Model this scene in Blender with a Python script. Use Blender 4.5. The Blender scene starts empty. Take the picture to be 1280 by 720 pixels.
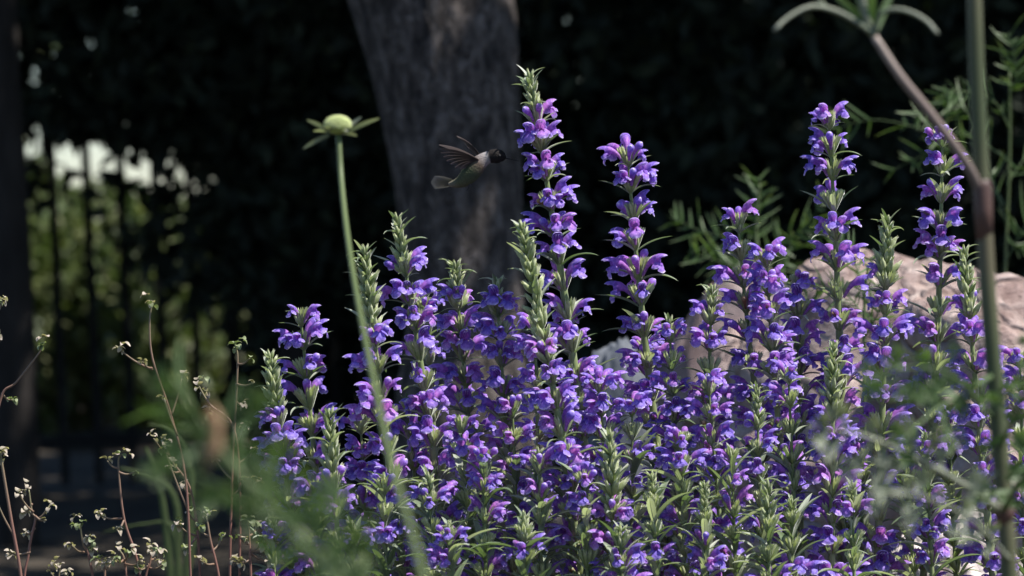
import bpy, math, random
import numpy as np
from mathutils import Vector, Matrix

random.seed(7)
RNG = np.random.default_rng(7)
C = bpy.context.scene.collection
sc = bpy.context.scene
PI = math.pi
R = math.radians

# ------------------------------------------------------------------ camera
CAM = Vector((0, 0, 0.75))
PITCH, ROLL, FW = R(-1.0), R(2.5), 0.25            # FW: frame width per metre of depth
cd = bpy.data.cameras.new('camera')
cam = bpy.data.objects.new('camera', cd)
C.objects.link(cam)
fwd = Vector((0, math.cos(PITCH), math.sin(PITCH)))
rt0 = Vector((1, 0, 0))
up0 = rt0.cross(fwd)
rt = rt0 * math.cos(ROLL) + up0 * -math.sin(ROLL)
up = rt.cross(fwd)
m = Matrix((rt, up, -fwd)).transposed().to_4x4()
m.translation = CAM
cam.matrix_world = m
cd.sensor_width = 36
cd.lens = 144
cd.clip_start = 0.05
cd.clip_end = 3000
cd.dof.use_dof = True
cd.dof.focus_distance = 4.0
cd.dof.aperture_fstop = 9.0
sc.camera = cam

# ------------------------------------------------------------------ light
SUN_AZ, SUN_EL = R(12), R(58)                       # from the right, a little towards the camera
sv = Vector((math.cos(SUN_EL) * math.cos(SUN_AZ), -math.cos(SUN_EL) * math.sin(SUN_AZ), math.sin(SUN_EL)))
w = bpy.data.worlds.new("World")
sc.world = w
w.use_nodes = True
nt = w.node_tree
sky = nt.nodes.new('ShaderNodeTexSky')
sky.sky_type = 'NISHITA'
sky.sun_disc = False
sky.sun_elevation = SUN_EL
sky.sun_rotation = PI / 2 + SUN_AZ
sky.dust_density = 0.3
sky.ozone_density = 5.0
nt.links.new(sky.outputs[0], nt.nodes['Background'].inputs[0])
nt.nodes['Background'].inputs[1].default_value = 0.08
sl = bpy.data.lights.new('sun', 'SUN')
sl.energy = 5.0
sl.angle = R(0.5)
sl.color = (1, 0.96, 0.9)
so = bpy.data.objects.new('sun', sl)
C.objects.link(so)
so.rotation_euler = sv.to_track_quat('Z', 'Y').to_euler()
sc.view_settings.view_transform = 'Standard'
sc.view_settings.look = 'None'
sc.view_settings.exposure = 1.0
sc.view_settings.gamma = 1

# ------------------------------------------------------------------ helpers
def at(px, py, d):
    return CAM + fwd * d + rt * ((px - 640) / 1280 * FW * d) + up * ((360 - py) / 1280 * FW * d)

def tag(o, label=None, cat=None, group=None, kind=None):
    if label: o['label'] = label
    if cat: o['category'] = cat
    if group: o['group'] = group
    if kind: o['kind'] = kind
    return o

def empty(name, loc, label, cat, group=None):
    o = bpy.data.objects.new(name, None)
    o.empty_display_size = 0.02
    C.objects.link(o)
    o.location = loc
    return tag(o, label, cat, group)

class MB:
    def __init__(s):
        s.v = []; s.f = []; s.a = []; s.mi = []
    def grid(s, P, A=None, closed=False, mi=0):
        """P: rows of points; closed joins the last column to the first"""
        n0 = len(s.v); R_ = len(P); K = len(P[0])
        for i in range(R_):
            for j in range(K):
                s.v.append(tuple(P[i][j])); s.a.append(A[i][j] if A else 0.0)
        for i in range(R_ - 1):
            for j in range(K if closed else K - 1):
                k = (j + 1) % K
                s.f.append((n0 + i * K + j, n0 + i * K + k, n0 + (i + 1) * K + k, n0 + (i + 1) * K + j)); s.mi.append(mi)
    def tube(s, pts, rad, seg=8, a=None, cap=True, mi=0):
        pts = [Vector(p) for p in pts]
        n = len(pts)
        rows = []; A = []
        prev = None
        for i, p in enumerate(pts):
            t = (pts[min(i + 1, n - 1)] - pts[max(i - 1, 0)]).normalized()
            if prev is None:
                ref = Vector((0, 1, 0)) if abs(t.y) < 0.9 else Vector((1, 0, 0))
                x = t.cross(ref).normalized()
            else:
                x = (prev - t * prev.dot(t)).normalized()
            prev = x
            y = t.cross(x)
            r = rad[i] if hasattr(rad, '__len__') else rad
            rows.append([p + (x * math.cos(2 * PI * k / seg) + y * math.sin(2 * PI * k / seg)) * r for k in range(seg)])
            A.append([(a[i] if a else i / (n - 1))] * seg)
        n0 = len(s.v)
        s.grid(rows, A, closed=True, mi=mi)
        if cap:
            s.f.append(tuple(n0 + k for k in range(seg))[::-1]); s.mi.append(mi)
            s.f.append(tuple(n0 + (n - 1) * seg + k for k in range(seg))); s.mi.append(mi)
    def mesh(s, name, mats):
        me = bpy.data.meshes.new(name)
        me.from_pydata(s.v, [], s.f)
        at_ = me.attributes.new('t', 'FLOAT', 'POINT')
        at_.data.foreach_set('value', s.a)
        for mt in (mats if isinstance(mats, (list, tuple)) else [mats]):
            me.materials.append(mt)
        me.polygons.foreach_set('material_index', s.mi)
        me.polygons.foreach_set('use_smooth', [True] * len(me.polygons))
        me.update()
        return me
    def obj(s, name, mats, parent=None, loc=None):
        o = bpy.data.objects.new(name, s.mesh(name, mats))
        C.objects.link(o)
        if parent: o.parent = parent
        if loc is not None: o.location = loc
        return o

def inst(name, me, parent, mat4):
    o = bpy.data.objects.new(name, me)
    C.objects.link(o)
    o.parent = parent
    o.matrix_local = mat4
    return o

def spline(P, n):
    """Catmull-Rom through P, n points"""
    P = [Vector(p) for p in P]
    if len(P) == 2: return [P[0].lerp(P[1], i / (n - 1)) for i in range(n)]
    Q = [P[0] * 2 - P[1]] + P + [P[-1] * 2 - P[-2]]
    out = []
    for i in range(n):
        u = i / (n - 1) * (len(P) - 1)
        k = min(int(u), len(P) - 2); t = u - k
        a, b, c, d = Q[k:k + 4]
        out.append(0.5 * ((2 * b) + (c - a) * t + (2 * a - 5 * b + 4 * c - d) * t * t + (3 * b - a - 3 * c + d) * t ** 3))
    return out

def numesh(name, V, F, mats, attr=None, smooth=False):
    me = bpy.data.meshes.new(name)
    V = np.asarray(V, np.float32); F = np.asarray(F, np.int32)
    k = F.shape[1]
    me.vertices.add(len(V)); me.vertices.foreach_set('co', V.ravel())
    me.loops.add(F.size); me.loops.foreach_set('vertex_index', F.ravel())
    me.polygons.add(len(F)); me.polygons.foreach_set('loop_start', np.arange(0, F.size, k, dtype=np.int32))
    if attr is not None:
        a = me.attributes.new('t', 'FLOAT', 'POINT'); a.data.foreach_set('value', np.asarray(attr, np.float32))
    for mt in (mats if isinstance(mats, (list, tuple)) else [mats]): me.materials.append(mt)
    me.update(calc_edges=True); me.validate()
    if smooth: me.polygons.foreach_set('use_smooth', [True] * len(me.polygons))
    return me

def leaf_cloud(name, P, size, mat, parent=None, loc=(0, 0, 0), aspect=0.45, droop=0.3):
    """P: Nx3 leaf positions; every leaf a folded pointed blade of its own"""
    n = len(P)
    s = size * RNG.uniform(0.6, 1.3, (n, 1))
    d = RNG.normal(size=(n, 3)); d[:, 2] -= droop; d /= np.linalg.norm(d, axis=1, keepdims=True)
    q = RNG.normal(size=(n, 3)); sd = np.cross(d, q); sd /= np.linalg.norm(sd, axis=1, keepdims=True)
    nn = np.cross(d, sd)
    a = P; b = P + d * s * 0.45 + sd * s * aspect * 0.5 + nn * s * 0.08
    c = P + d * s; e = P + d * s * 0.45 - sd * s * aspect * 0.5 + nn * s * 0.08
    V = np.stack([a, b, c, e], 1).reshape(-1, 3)
    i = np.arange(n)[:, None] * 4
    F = np.concatenate([i + [0, 1, 2], i + [0, 2, 3]], 0)
    at_ = np.repeat(RNG.random(n), 4)
    o = bpy.data.objects.new(name, numesh(name, V, F, mat, at_))
    C.objects.link(o)
    if parent: o.parent = parent
    o.location = loc
    return o

def fbm(p, seed, oct=4):
    """cheap sum of sines noise on Nx3"""
    r = np.random.default_rng(seed)
    v = np.zeros(len(p)); amp = 1.0; f = 1.0
    for k in range(oct):
        for j in range(3):
            D = r.normal(size=3); D /= np.linalg.norm(D)
            v += amp * np.sin(p @ D * f * 2 + r.uniform(0, 6.28))
        amp *= 0.55; f *= 1.9
    return v / 4

# ------------------------------------------------------------------ materials
def mat(name):
    mt = bpy.data.materials.new(name); mt.use_nodes = True
    return mt, mt.node_tree, mt.node_tree.nodes, mt.node_tree.links

def ramp(N, stops, interp='LINEAR'):
    r = N.new('ShaderNodeValToRGB'); r.color_ramp.interpolation = interp
    e = r.color_ramp.elements
    while len(e) < len(stops): e.new(0.5)
    for k, (p, c) in enumerate(stops):
        e[k].position = p; e[k].color = (*c, 1)
    return r

def leafy(name, cols, trans=0.3, rough=0.5, noise=60, tint=(1.2, 1.35, 0.6), spec=0.3, use='attr', bump=0.0, sheen=0.0):
    """leaf-like surface: colour from attribute t (or object random) and noise; part of the light passes through"""
    mt, t, N, L = mat(name)
    b = N['Principled BSDF']; out = N['Material Output']
    b.inputs['Roughness'].default_value = rough
    b.inputs['Specular IOR Level'].default_value = spec
    if sheen: b.inputs['Sheen Weight'].default_value = sheen; b.inputs['Sheen Roughness'].default_value = 0.4
    tc = N.new('ShaderNodeTexCoord'); nz = N.new('ShaderNodeTexNoise'); nz.inputs['Scale'].default_value = noise
    nz.inputs['Detail'].default_value = 3
    L.new(tc.outputs['Object'], nz.inputs['Vector'])
    oi = N.new('ShaderNodeObjectInfo'); at_ = N.new('ShaderNodeAttribute'); at_.attribute_name = 't'
    ad = N.new('ShaderNodeMath'); ad.operation = 'MULTIPLY_ADD'; ad.inputs[1].default_value = 0.5
    L.new(nz.outputs['Fac'], ad.inputs[0])
    if use == 'attr':
        s_ = N.new('ShaderNodeMath'); s_.operation = 'MULTIPLY_ADD'; s_.inputs[1].default_value = 0.9; s_.inputs[2].default_value = -0.2
        L.new(at_.outputs['Fac'], s_.inputs[0])
    else:
        s_ = N.new('ShaderNodeMath'); s_.operation = 'MULTIPLY_ADD'; s_.inputs[1].default_value = 0.9; s_.inputs[2].default_value = -0.2
        L.new(oi.outputs['Random'], s_.inputs[0])
    L.new(s_.outputs[0], ad.inputs[2])
    r = ramp(N, cols); L.new(ad.outputs[0], r.inputs[0])
    L.new(r.outputs[0], b.inputs['Base Color'])
    if bump:
        bp = N.new('ShaderNodeBump'); bp.inputs['Strength'].default_value = bump; bp.inputs['Distance'].default_value = 0.001
        L.new(nz.outputs['Fac'], bp.inputs['Height']); L.new(bp.outputs[0], b.inputs['Normal'])
    tr = N.new('ShaderNodeBsdfTranslucent')
    mx = N.new('ShaderNodeMix'); mx.data_type = 'RGBA'; mx.blend_type = 'MULTIPLY'; mx.inputs[0].default_value = 1
    L.new(r.outputs[0], mx.inputs[6]); mx.inputs[7].default_value = (*tint, 1)
    L.new(mx.outputs[2], tr.inputs[0])
    ms = N.new('ShaderNodeMixShader'); ms.inputs[0].default_value = trans
    L.new(b.outputs[0], ms.inputs[1]); L.new(tr.outputs[0], ms.inputs[2]); L.new(ms.outputs[0], out.inputs[0])
    return mt

def petal_mat(name='petal'):
    mt, t, N, L = mat(name)
    b = N['Principled BSDF']; out = N['Material Output']
    b.inputs['Roughness'].default_value = 0.5
    b.inputs['Specular IOR Level'].default_value = 0.35
    b.inputs['Sheen Weight'].default_value = 0.25
    oi = N.new('ShaderNodeObjectInfo')
    # petal colour of this flower: blue violet to magenta violet
    r1 = ramp(N, [(0.0, (0.19, 0.14, 0.60)), (0.4, (0.27, 0.17, 0.66)), (0.75, (0.37, 0.18, 0.66)), (1.0, (0.50, 0.20, 0.58))])
    L.new(oi.outputs['Random'], r1.inputs[0])
    at_ = N.new('ShaderNodeAttribute'); at_.attribute_name = 't'
    # tube magenta, lobes violet, rim pale, whitened further to carry sunlit edge highlights
    r2 = ramp(N, [(0.0, (0.40, 0.20, 0.42)), (0.35, (0.46, 0.10, 0.52)), (0.6, (0.24, 0.10, 0.58)), (0.82, (0.42, 0.30, 0.80)), (1.0, (0.78, 0.70, 0.92))])
    L.new(at_.outputs['Fac'], r2.inputs[0])
    mx = N.new('ShaderNodeMix'); mx.data_type = 'RGBA'
    r3 = ramp(N, [(0.0, (0.9,) * 3), (0.35, (0.55,) * 3), (0.55, (0.1,) * 3), (0.72, (0.3,) * 3), (0.95, (0.95,) * 3)])
    L.new(at_.outputs['Fac'], r3.inputs[0])
    L.new(r3.outputs[0], mx.inputs[0]); L.new(r1.outputs[0], mx.inputs[6]); L.new(r2.outputs[0], mx.inputs[7])
    tc = N.new('ShaderNodeTexCoord'); nz = N.new('ShaderNodeTexNoise'); nz.inputs['Scale'].default_value = 480; nz.inputs['Detail'].default_value = 4
    L.new(tc.outputs['Object'], nz.inputs['Vector'])
    m2 = N.new('ShaderNodeMix'); m2.data_type = 'RGBA'; m2.blend_type = 'MULTIPLY'; m2.inputs[0].default_value = 0.7
    rr = ramp(N, [(0.36, (0.55, 0.5, 0.68)), (0.64, (1.35, 1.35, 1.2))]); L.new(nz.outputs['Fac'], rr.inputs[0])
    L.new(mx.outputs[2], m2.inputs[6]); L.new(rr.outputs[0], m2.inputs[7])
    L.new(m2.outputs[2], b.inputs['Base Color'])
    bp = N.new('ShaderNodeBump'); bp.inputs['Strength'].default_value = 0.5; bp.inputs['Distance'].default_value = 0.0008
    L.new(nz.outputs['Fac'], bp.inputs['Height']); L.new(bp.outputs[0], b.inputs['Normal'])
    tr = N.new('ShaderNodeBsdfTranslucent'); L.new(m2.outputs[2], tr.inputs[0])
    ms = N.new('ShaderNodeMixShader'); ms.inputs[0].default_value = 0.42
    L.new(b.outputs[0], ms.inputs[1]); L.new(tr.outputs[0], ms.inputs[2]); L.new(ms.outputs[0], out.inputs[0])
    return mt

def rough_mat(name, stops, scale=4, detail=8, rough=0.9, bump=0.4, dist=0.02, stretch=(1, 1, 1), second=None):
    mt, t, N, L = mat(name)
    b = N['Principled BSDF']; b.inputs['Roughness'].default_value = rough; b.inputs['Specular IOR Level'].default_value = 0.2
    tc = N.new('ShaderNodeTexCoord'); mp = N.new('ShaderNodeMapping'); mp.inputs['Scale'].default_value = stretch
    L.new(tc.outputs['Object'], mp.inputs[0])
    nz = N.new('ShaderNodeTexNoise'); nz.inputs['Scale'].default_value = scale; nz.inputs['Detail'].default_value = detail; nz.inputs['Roughness'].default_value = 0.65
    L.new(mp.outputs[0], nz.inputs['Vector'])
    r = ramp(N, stops); L.new(nz.outputs['Fac'], r.inputs[0])
    col = r.outputs[0]; h = nz.outputs['Fac']
    if second:
        vo = N.new('ShaderNodeTexVoronoi'); vo.feature = 'DISTANCE_TO_EDGE'; vo.inputs['Scale'].default_value = second
        n2 = N.new('ShaderNodeTexNoise'); n2.inputs['Scale'].default_value = second * 0.8
        L.new(mp.outputs[0], n2.inputs['Vector'])
        ma = N.new('ShaderNodeVectorMath'); ma.operation = 'MULTIPLY_ADD'; ma.inputs[1].default_value = (0.25,) * 3
        L.new(n2.outputs['Color'], ma.inputs[0]); L.new(mp.outputs[0], ma.inputs[2]); L.new(ma.outputs[0], vo.inputs['Vector'])
        rr = ramp(N, [(0.0, (0.35,) * 3), (0.12, (1,) * 3)]); L.new(vo.outputs['Distance'], rr.inputs[0])
        mx = N.new('ShaderNodeMix'); mx.data_type = 'RGBA'; mx.blend_type = 'MULTIPLY'; mx.inputs[0].default_value = 0.8
        L.new(col, mx.inputs[6]); L.new(rr.outputs[0], mx.inputs[7]); col = mx.outputs[2]
        mm = N.new('ShaderNodeMath'); mm.operation = 'MULTIPLY'; L.new(rr.outputs[0], mm.inputs[0]); L.new(h, mm.inputs[1]); h = mm.outputs[0]
    L.new(col, b.inputs['Base Color'])
    bp = N.new('ShaderNodeBump'); bp.inputs['Strength'].default_value = bump; bp.inputs['Distance'].default_value = dist
    L.new(h, bp.inputs['Height']); L.new(bp.outputs[0], b.inputs['Normal'])
    return mt

M_petal = petal_mat()
M_calyx = leafy('calyx_green', [(0.1, (0.15, 0.20, 0.06)), (0.45, (0.27, 0.32, 0.13)), (0.8, (0.50, 0.52, 0.33))], 0.25, 0.55, 300, sheen=0.5, bump=0.3)
M_leaf = leafy('spike_leaf', [(0.0, (0.08, 0.13, 0.045)), (0.4, (0.20, 0.25, 0.15)), (1.0, (0.46, 0.48, 0.40))], 0.3, 0.38, 150, use='rand', sheen=0.4, bump=0.3, spec=0.5)
M_stem = leafy('spike_stem', [(0.0, (0.12, 0.17, 0.05)), (1.0, (0.26, 0.30, 0.14))], 0.1, 0.5, 80, sheen=0.3)
M_herb_stem = leafy('herb_stem', [(0.1, (0.16, 0.19, 0.09)), (0.5, (0.19, 0.14, 0.09)), (0.9, (0.20, 0.09, 0.075))], 0.05, 0.5, 14)
M_herb_head = leafy('herb_head', [(0.1, (0.14, 0.14, 0.09)), (0.45, (0.32, 0.28, 0.21)), (0.9, (0.50, 0.42, 0.36))], 0.3, 0.6, 200)
M_herb_leaf = leafy('herb_leaf', [(0.1, (0.12, 0.16, 0.07)), (0.9, (0.26, 0.29, 0.16))], 0.3, 0.5, 80)
M_tall_stem = leafy('tall_stem', [(0.1, (0.05, 0.065, 0.028)), (0.6, (0.085, 0.085, 0.045)), (0.9, (0.11, 0.085, 0.055))], 0.0, 0.5, 12)
M_red_node = leafy('stem_node', [(0.1, (0.055, 0.03, 0.025)), (0.9, (0.10, 0.055, 0.045))], 0.0, 0.5, 30)
M_pink_stem = leafy('pinkish_branch', [(0.1, (0.15, 0.115, 0.10)), (0.6, (0.21, 0.16, 0.14)), (0.9, (0.26, 0.21, 0.18))], 0.0, 0.55, 25)
M_feather = leafy('feathery_leaf', [(0.0, (0.05, 0.095, 0.028)), (0.5, (0.09, 0.145, 0.055)), (1.0, (0.17, 0.21, 0.12))], 0.35, 0.5, 40)
M_greyleaf = leafy('grey_leaf', [(0.0, (0.14, 0.17, 0.11)), (1.0, (0.34, 0.35, 0.28))], 0.2, 0.6, 40)
M_yellowgreen = leafy('bud_head', [(0.1, (0.24, 0.32, 0.08)), (0.5, (0.42, 0.50, 0.17)), (0.9, (0.55, 0.58, 0.30))], 0.2, 0.55, 250, bump=0.5)
M_budstem = leafy('bud_stem', [(0.1, (0.075, 0.105, 0.035)), (0.9, (0.12, 0.15, 0.065))], 0.1, 0.5, 30)
M_dry = leafy('dry_leaf', [(0.1, (0.16, 0.085, 0.04)), (0.6, (0.30, 0.17, 0.09)), (0.9, (0.42, 0.29, 0.18))], 0.3, 0.6, 60)
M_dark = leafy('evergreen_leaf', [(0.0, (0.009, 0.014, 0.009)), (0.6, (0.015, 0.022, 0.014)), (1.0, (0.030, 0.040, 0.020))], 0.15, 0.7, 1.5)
M_canopy = leafy('canopy_leaf', [(0.0, (0.03, 0.05, 0.015)), (1.0, (0.06, 0.09, 0.03))], 0.12, 0.5, 1.5)
M_sunny = leafy('shrub_leaf', [(0.0, (0.05, 0.075, 0.025)), (0.5, (0.09, 0.12, 0.045)), (1.0, (0.17, 0.18, 0.09))], 0.3, 0.5, 1.2)
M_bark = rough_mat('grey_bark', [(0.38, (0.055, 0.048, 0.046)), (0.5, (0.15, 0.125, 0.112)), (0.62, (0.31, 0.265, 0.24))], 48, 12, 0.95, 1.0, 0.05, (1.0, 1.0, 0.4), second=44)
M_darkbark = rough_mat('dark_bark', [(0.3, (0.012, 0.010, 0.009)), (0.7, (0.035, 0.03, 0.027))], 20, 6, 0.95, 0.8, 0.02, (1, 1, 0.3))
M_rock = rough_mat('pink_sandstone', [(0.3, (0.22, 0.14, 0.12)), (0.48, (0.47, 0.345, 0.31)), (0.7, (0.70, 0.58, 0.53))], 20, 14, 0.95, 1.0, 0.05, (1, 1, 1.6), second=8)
M_darkrock = rough_mat('shaded_mauve_rock', [(0.3, (0.10, 0.07, 0.065)), (0.5, (0.19, 0.14, 0.135)), (0.7, (0.30, 0.24, 0.23))], 8, 10, 0.9, 0.8, 0.02)  # brown-mauve stone, base darkened to stand for the shade on that boulder
M_palerock = rough_mat('pale_rock', [(0.25, (0.42, 0.34, 0.30)), (0.5, (0.58, 0.50, 0.46)), (0.75, (0.72, 0.66, 0.62))], 14, 10, 0.9, 1.0, 0.012, second=9)
M_greyrock = rough_mat('grey_rock', [(0.25, (0.07, 0.077, 0.09)), (0.75, (0.13, 0.14, 0.16))], 12, 8, 0.9, 0.6, 0.01)
M_soil = rough_mat('soil', [(0.3, (0.022, 0.018, 0.013)), (0.55, (0.045, 0.037, 0.028)), (0.8, (0.09, 0.075, 0.06))], 6, 12, 1.0, 0.8, 0.03)
M_iron = rough_mat('fence_iron', [(0.3, (0.008, 0.008, 0.008)), (0.7, (0.018, 0.018, 0.018))], 30, 4, 0.8, 0.1, 0.002)

# ------------------------------------------------------------------ ground
def gz(x, y):
    bed = 0.20 * math.exp(-((y - 4.4) / 0.9) ** 2) * (1 / (1 + math.exp(-(x + 0.5) * 6)))
    return bed + 0.02 * math.sin(x * 2.3 + 1) * math.cos(y * 1.7) + 0.012 * math.sin(x * 7.1) * math.sin(y * 6.3 + 2)
gm = MB()
def axis(lo, hi, fine, far):
    a = list(np.arange(lo, hi, fine)); l = []; h = []; s = fine; p = lo
    while p > -far: s *= 1.35; p -= s; l.append(p)
    s = fine; p = a[-1]
    while p < far: s *= 1.35; p += s; h.append(p)
    return l[::-1] + a + h
gx = axis(-4, 4, 0.1, 900); gy = axis(0, 16, 0.1, 900)
gm.grid([[(x, y, gz(x, y) if abs(x) < 30 and abs(y) < 40 else 0) for x in gx] for y in gy])
tag(gm.obj('ground', M_soil), kind='structure')

# ------------------------------------------------------------------ main tree: grey trunk with limbs and a wide crown
def trunk_mesh(pts, rads, seg, lump, seed, mtl, parent, name='trunk', origin=Vector()):
    rows = []; n = len(pts); pr = None
    for i in range(n):
        t = (pts[min(i + 1, n - 1)] - pts[max(i - 1, 0)]).normalized()
        x = t.cross(Vector((0, 1, 0))).normalized(); y = t.cross(x)
        row = []
        for k in range(seg):
            a = 2 * PI * k / seg
            p = pts[i] + (x * math.cos(a) + y * math.sin(a)) * rads[i]
            row.append(p)
        rows.append(row)
    V = np.array([[tuple(p) for p in r] for r in rows]).reshape(-1, 3)
    cen = np.repeat(np.array([tuple(p) for p in pts]), seg, 0)
    dirv = V - cen
    nz = fbm(V * np.array([7, 7, 2.5]), seed) + 0.5 * fbm(V * np.array([30, 30, 9]), seed + 1) + (0.7 * np.abs(fbm(V * np.array([60, 60, 22]), seed + 2)) if seg > 100 else 0)
    V = cen + dirv * (1 + lump * nz)[:, None]
    mb = MB(); V = V - np.array(origin)
    mb.grid(V.reshape(n, seg, 3).tolist(), closed=True)
    return mb.obj(name, mtl, parent)

TD = 7.0
base = at(590, 640, TD); base.z = 0
tp = [base, at(588, 560, TD), at(584, 400, TD), at(575, 250, TD), at(560, 120, TD), at(541, 0, TD)]
tp += [tp[-1] + Vector((-0.07, 0, 0.35)), tp[-1] + Vector((-0.16, 0.05, 0.9)), tp[-1] + Vector((-0.1, 0.1, 1.7)), tp[-1] + Vector((0.2, 0.3, 3.2))]
pxw = TD * FW / 1280
rr_ = [0.19, 0.135, 74 * pxw, 79 * pxw, 90 * pxw, 101 * pxw, 0.155, 0.15, 0.12, 0.05]
pts = spline(tp, 300)
rads = [np.interp(i / 299 * 9, range(10), rr_) for i in range(300)]
tree = empty('tree', base, 'thick grey-barked tree trunk leaning left behind the hummingbird', 'tree')
trunk_mesh(pts, rads, 180, 0.03, 3, M_bark, tree, 'trunk', base)
mb = MB()
for k, (s, e, r0) in enumerate([((0.02, 0, 2.2), (2.6, 1.2, 3.6), 0.09), ((-0.2, 0, 1.9), (-2.6, 0.6, 3.3), 0.09), ((-.1, .1, 2.6), (0.3, 3.2, 4.2), 0.08), ((-.1, .1, 2.9), (4.2, 0.2, 4.2), 0.07), ((-.1, .1, 2.8), (-4, 2.5, 4.2), 0.07)]):
    S = Vector(s); E = Vector(e)
    mb.tube(spline([S, S.lerp(E, .5) + Vector((0, 0, .25)), E], 12), [r0 * (1 - i / 14) for i in range(12)], 8)
mb.obj('limb', M_bark, tree).location = Vector((0, 0, 0))
# unseen crown, spread wide to shade the background; its near edge stops short of the flower bed so the bed stands in the sun
def in_ellipsoid(n, c, r, seed, thr=-0.2, sc_=1.0):
    g = np.random.default_rng(seed)
    P = g.uniform(-1, 1, (n * 3, 3)); q = (P ** 2).sum(1); P = P[(q < 1) & (q > 0.15)]
    W = P * np.array(r) + np.array(c)
    W = W[fbm(W * sc_, seed) > thr][:n]
    return W
P = np.concatenate([in_ellipsoid(26000, (1.5, 9.6, 4.0), (6.5, 3.9, 1.6), 11, -0.6), in_ellipsoid(22000, (0.8, 11.6, 3.4), (6.0, 2.4, 1.3), 12, -0.6)])
P = P[(P[:, 1] > 5.9) & (P[:, 2] > 2.1)]
leaf_cloud('crown', P - np.array(base), 0.15, M_canopy, tree, aspect=0.6)

# ------------------------------------------------------------------ fence
FD = 12.0
fence = empty('iron_fence', (at(300, 560, FD).x, FD, 0), 'black iron picket fence behind the flower bed, its bottom rail just above the ground', 'fence')
mb = MB()
def boxmb(mb, c, s):
    x, y, z = c; a, b, h = s[0] / 2, s[1] / 2, s[2] / 2
    n = len(mb.v)
    mb.v += [(x + i * a, y + j * b, z + k * h) for i in (-1, 1) for j in (-1, 1) for k in (-1, 1)]; mb.a += [0] * 8
    mb.f += [(n, n + 1, n + 3, n + 2), (n + 4, n + 6, n + 7, n + 5), (n, n + 4, n + 5, n + 1), (n + 2, n + 3, n + 7, n + 6), (n, n + 2, n + 6, n + 4), (n + 1, n + 5, n + 7, n + 3)]; mb.mi += [0] * 6
def flat(o):
    o.data.polygons.foreach_set('use_smooth', [False] * len(o.data.polygons)); return o
fx = fence.location.x
rz = at(120, 550, FD).z
for z in (rz, rz + 1.45):
    mb = MB(); boxmb(mb, (at(122, 540, FD).x - fx + 1.65, 0, z), (5.8, 0.035, 0.04)); flat(mb.obj('rail', M_iron, fence))
pk = MB(); pk.tube([(0, 0, 0.02), (0, 0, 1.72), (0, 0, 1.74), (0, 0, 1.82)], [0.017, 0.017, 0.022, 0.002], 4); pme = pk.mesh('picket', M_iron); pme.polygons.foreach_set('use_smooth', [False] * len(pme.polygons))
x0 = at(122, 540, FD).x - fx
for k in range(-12, 46):
    inst('picket', pme, fence, Matrix.Translation((x0 + k * 0.1, -0.002, 0)) @ Matrix.Rotation(PI / 4, 4, 'Z'))
for k, px in enumerate((x0 - 1.24, x0 + 1.65, x0 + 4.56)):
    mb = MB(); boxmb(mb, (px, 0.005, 0.95), (0.06, 0.06, 1.9)); flat(mb.obj('post', M_iron, fence))

# ------------------------------------------------------------------ dark evergreens round the fence (frame shows only z < 1.5 there)
def bush(name, x, y, rx, ry, z0, z1, n, size, mtl, label, cat, group, seed, stem_r=0.05, holes=(), thr=-0.9, sc_=2.5, stemmat=None):
    root = empty(name, (x, y, 0), label, cat, group)
    g = np.random.default_rng(seed)
    P = g.uniform(-1, 1, (n * 3, 3)); q = (P ** 2).sum(1); P = P[(q < 1)]
    c = np.array([x, y, (z0 + z1) / 2]); W = P * np.array([rx, ry, (z1 - z0) / 2]) + c
    W = W[fbm(W * sc_, seed) > thr][:n]
    for h, hr in holes:       # gaps between the boughs
        D = W - np.array([h.x, h.y, h.z]); W = W[(D[:, 0] ** 2 + D[:, 2] ** 2) > hr * hr * (1 + 0.35 * fbm(W * 9, seed + 5))]
    W = W[W[:, 2] > 0.01]
    leaf_cloud('crown', W - np.array([x, y, 0]), size, mtl, root)
    mb = MB(); r = random.Random(seed)
    top = Vector((0.05 * r.uniform(-1, 1) * rx, 0, z0 * 0.3 + z1 * 0.7))
    mb.tube(spline([(0, 0, -0.02), top * 0.5 + Vector((0.03, 0, 0)), top], 10), [stem_r * (1 - i / 13) for i in range(10)], 8)
    for k in range(7):
        a = r.uniform(0, 2 * PI); s = top * r.uniform(0.55 if z0 > .3 else 0.15, 0.8)
        mb.tube(spline([s, s + Vector((math.cos(a) * rx * .4, math.sin(a) * ry * .4, .15)), s + Vector((math.cos(a) * rx * .6, math.sin(a) * ry * .6, 0.3))], 6), [stem_r * .4, stem_r * .36, stem_r * .3, stem_r * .22, stem_r * .15, stem_r * .05], 6)
    mb.obj('trunk', stemmat or M_darkbark, root)
    return root

def H(px, py, d, r): return (at(px, py, d), r * d * FW / 1280)
G = 'dark evergreens round the fence'
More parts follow.
